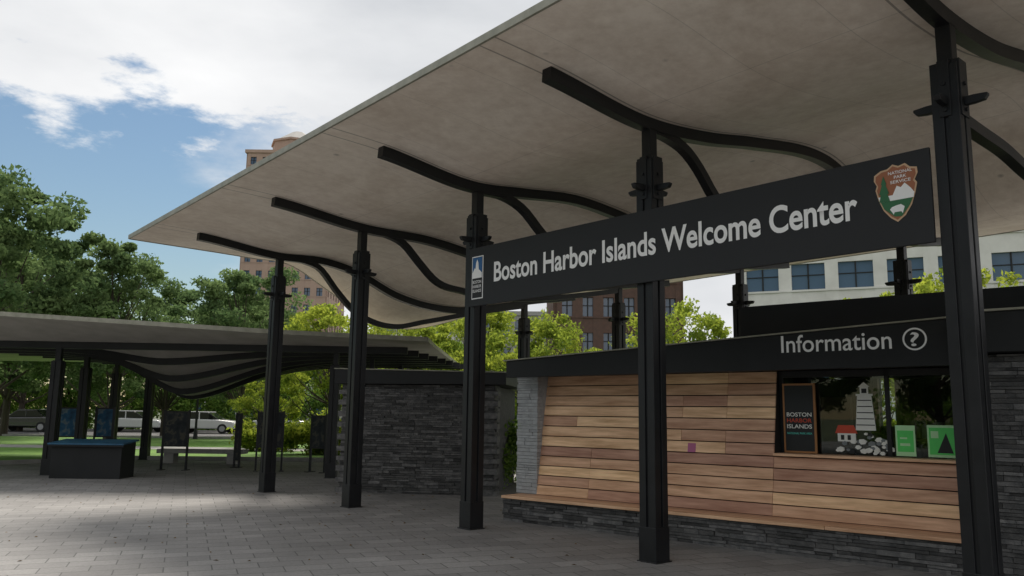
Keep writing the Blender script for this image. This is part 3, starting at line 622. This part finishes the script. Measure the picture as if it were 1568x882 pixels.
# ------------------------------------------------------------------ cars
tyre=flat('tyre',(.02,.02,.02),.8); rim=flat('wheel_rim',(.4,.4,.42),.3)
def car(name,r,d,col,van=False,flip=1):
    e=empty(name,(*cam_to_world(r,d),.01),HEAD); m,t_,p=nt(name+'_paint'); p.inputs['Base Color'].default_value=rgb(col); p.inputs['Roughness'].default_value=.25; p.inputs['Coat Weight'].default_value=.6
    if van: body=[(-2.3,.3),(2.3,.3),(2.35,.8),(2.2,1.05),(1.6,1.2),(-2.3,1.2)]; cab=[(-2.28,1.2),(1.55,1.2),(.95,1.9),(-2.15,1.95)]
    else: body=[(-2.2,.32),(2.2,.32),(2.25,.65),(2.1,.82),(1.1,.93),(-1.5,.98),(-2.2,.9)]; cab=[(-1.55,.97),(1.1,.93),(.35,1.42),(-.95,1.45)]
    body=[(flip*x,z) for x,z in body]; cab=[(flip*x,z) for x,z in cab]
    b=MB(); b.prism(body,'y',-.9,.9); b.obj('body',[m],e,bevel=.07)
    b=MB(); b.prism([(x,z) for x,z in cab],'y',-.76,.76); b.obj('glasshouse',[tglass],e,bevel=.04)
    cx=sum(x for x,_ in cab)/4; top=[(x,z) for x,z in cab if z>1.3]; xs=sorted(x for x,_ in top)
    b=MB(); b.box(xs[0],xs[1],-.74,.74,max(z for _,z in top)-.04,max(z for _,z in top)+.03); b.box(cx-.04,cx+.04,-.78,.78,.95,max(z for _,z in top)-.03); b.obj('roof',[m],e,bevel=.02)
    b=MB()
    for x in(-1.4,1.4):
        for s in(-1,1): b.cyl((x,s*.72,.33),(x,s*.93,.33),.33,.33,18,0); b.cyl((x,s*.93,.33),(x,s*.94,.33),.2,.2,12,1)
    b.obj('wheels',[tyre,rim],e)
car('white_car',-26.5,58.5,(.7,.7,.7)); car('white_car',-21.0,57.5,(.8,.8,.8)); car('black_car',-32.5,56,(.02,.02,.025),flip=-1); car('silver_car',-15.4,57.5,(.6,.62,.65)); car('white_car',-9.5,57.5,(.8,.79,.77),flip=-1); car('grey_car',-38.5,58,(.2,.2,.22),flip=-1)
for i,(r,d) in enumerate([(-17,45),(-3,45)]):
    b=MB(); b.cyl((0,0,0),(0,0,4.2),.07,.045,10); b.cyl((0,0,0),(0,0,.5),.13,.09,10); b.cyl((0,0,4.2),(0,0,4.65),.1,.2,10); b.cyl((0,0,4.65),(0,0,4.8),.22,.04,10); b.obj('street_lamp',[steel],loc=(*cam_to_world(r,d),0))
# ------------------------------------------------------------------ world
w=bpy.data.worlds.new('World'); scene.world=w; w.use_nodes=True; t=w.node_tree; t.nodes.clear()
out=N(t,'ShaderNodeOutputWorld'); sky=N(t,'ShaderNodeTexSky'); sky.sky_type='NISHITA'; sky.sun_disc=False
EL=math.radians(50); AZ=math.radians(36)
sky.sun_elevation=EL; sky.sun_rotation=AZ; sky.air_density=1.5; sky.dust_density=.1; sky.ozone_density=4
bg1=N(t,'ShaderNodeBackground'); bg1.inputs[1].default_value=.075; t.links.new(sky.outputs[0],bg1.inputs[0])
bg2=N(t,'ShaderNodeBackground'); bg2.inputs[1].default_value=1.08
co=N(t,'ShaderNodeTexCoord'); sp=N(t,'ShaderNodeSeparateXYZ'); t.links.new(co.outputs['Generated'],sp.inputs[0])
mp=N(t,'ShaderNodeMapping'); mp.inputs['Scale'].default_value=(1,1,2.6); t.links.new(co.outputs['Generated'],mp.inputs[0])
n=N(t,'ShaderNodeTexNoise'); n.inputs['Scale'].default_value=6.5; n.inputs['Detail'].default_value=9; n.inputs['Roughness'].default_value=.62; t.links.new(mp.outputs[0],n.inputs['Vector'])
def M_(op,a,b_):
    x=N(t,'ShaderNodeMath',operation=op)
    for i,v in enumerate((a,b_)):
        if isinstance(v,(int,float)): x.inputs[i].default_value=v
        else: t.links.new(v,x.inputs[i])
    return x.outputs[0]
dot=N(t,'ShaderNodeVectorMath',operation='DOT_PRODUCT'); t.links.new(co.outputs['Generated'],dot.inputs[0]); dot.inputs[1].default_value=(.749,-.6626,0)
nz=M_('MULTIPLY',M_('SUBTRACT',n.outputs['Fac'],.5),.26)
def sm(v,a,b_):
    x=N(t,'ShaderNodeMapRange',interpolation_type='SMOOTHSTEP'); x.inputs['From Min'].default_value=a; x.inputs['From Max'].default_value=b_; t.links.new(v,x.inputs[0]); return x.outputs[0]
az=sm(M_('ADD',dot.outputs['Value'],nz),-.36,-.20)
el=sm(M_('ADD',sp.outputs['Z'],nz),.305,.345)
fac=M_('MAXIMUM',az,el)
n2_=N(t,'ShaderNodeTexNoise'); n2_.inputs['Scale'].default_value=2.2; n2_.inputs['Detail'].default_value=7; t.links.new(mp.outputs[0],n2_.inputs['Vector'])
cr=N(t,'ShaderNodeValToRGB'); cr.color_ramp.elements[0].position=.3; cr.color_ramp.elements[1].position=.7; cr.color_ramp.elements[0].color=(.60,.62,.65,1); cr.color_ramp.elements[1].color=(.98,.98,.98,1)
t.links.new(n2_.outputs['Fac'],cr.inputs[0]); t.links.new(cr.outputs[0],bg2.inputs[0])
mx=N(t,'ShaderNodeMixShader'); t.links.new(fac,mx.inputs[0]); t.links.new(bg1.outputs[0],mx.inputs[1]); t.links.new(bg2.outputs[0],mx.inputs[2]); t.links.new(mx.outputs[0],out.inputs[0])
L=bpy.data.lights.new('sun','SUN'); L.energy=4.5; L.angle=math.radians(20); L.color=(1,.92,.82)
lo=bpy.data.objects.new('sun',L); link(lo); sd=Vector((math.sin(AZ)*math.cos(EL),math.cos(AZ)*math.cos(EL),math.sin(EL))); lo.rotation_euler=sd.to_track_quat('Z','Y').to_euler(); lo.location=(0,0,30)
# ------------------------------------------------------------------ camera
cam=bpy.data.cameras.new('camera'); cam.lens=28.8; cam.sensor_width=36; cam.clip_end=5000; cam.clip_start=.05
oc=bpy.data.objects.new('camera',cam); link(oc)
p=math.radians(8.75); F=Vector((.6626*math.cos(p),.749*math.cos(p),math.sin(p))).normalized(); R0=Vector((.749,-.6626,0)).normalized(); U=R0.cross(F)
e_=.0137; Rc=(R0+U*e_).normalized(); Uc=Rc.cross(F)
Mx=Matrix((Rc,Uc,-F)).transposed().to_4x4(); Mx.translation=Vector((-7.483,-6.007,1.6)); oc.matrix_world=Mx
scene.camera=oc
scene.view_settings.view_transform='Standard'; scene.view_settings.look='None'; scene.view_settings.exposure=0; scene.view_settings.gamma=1
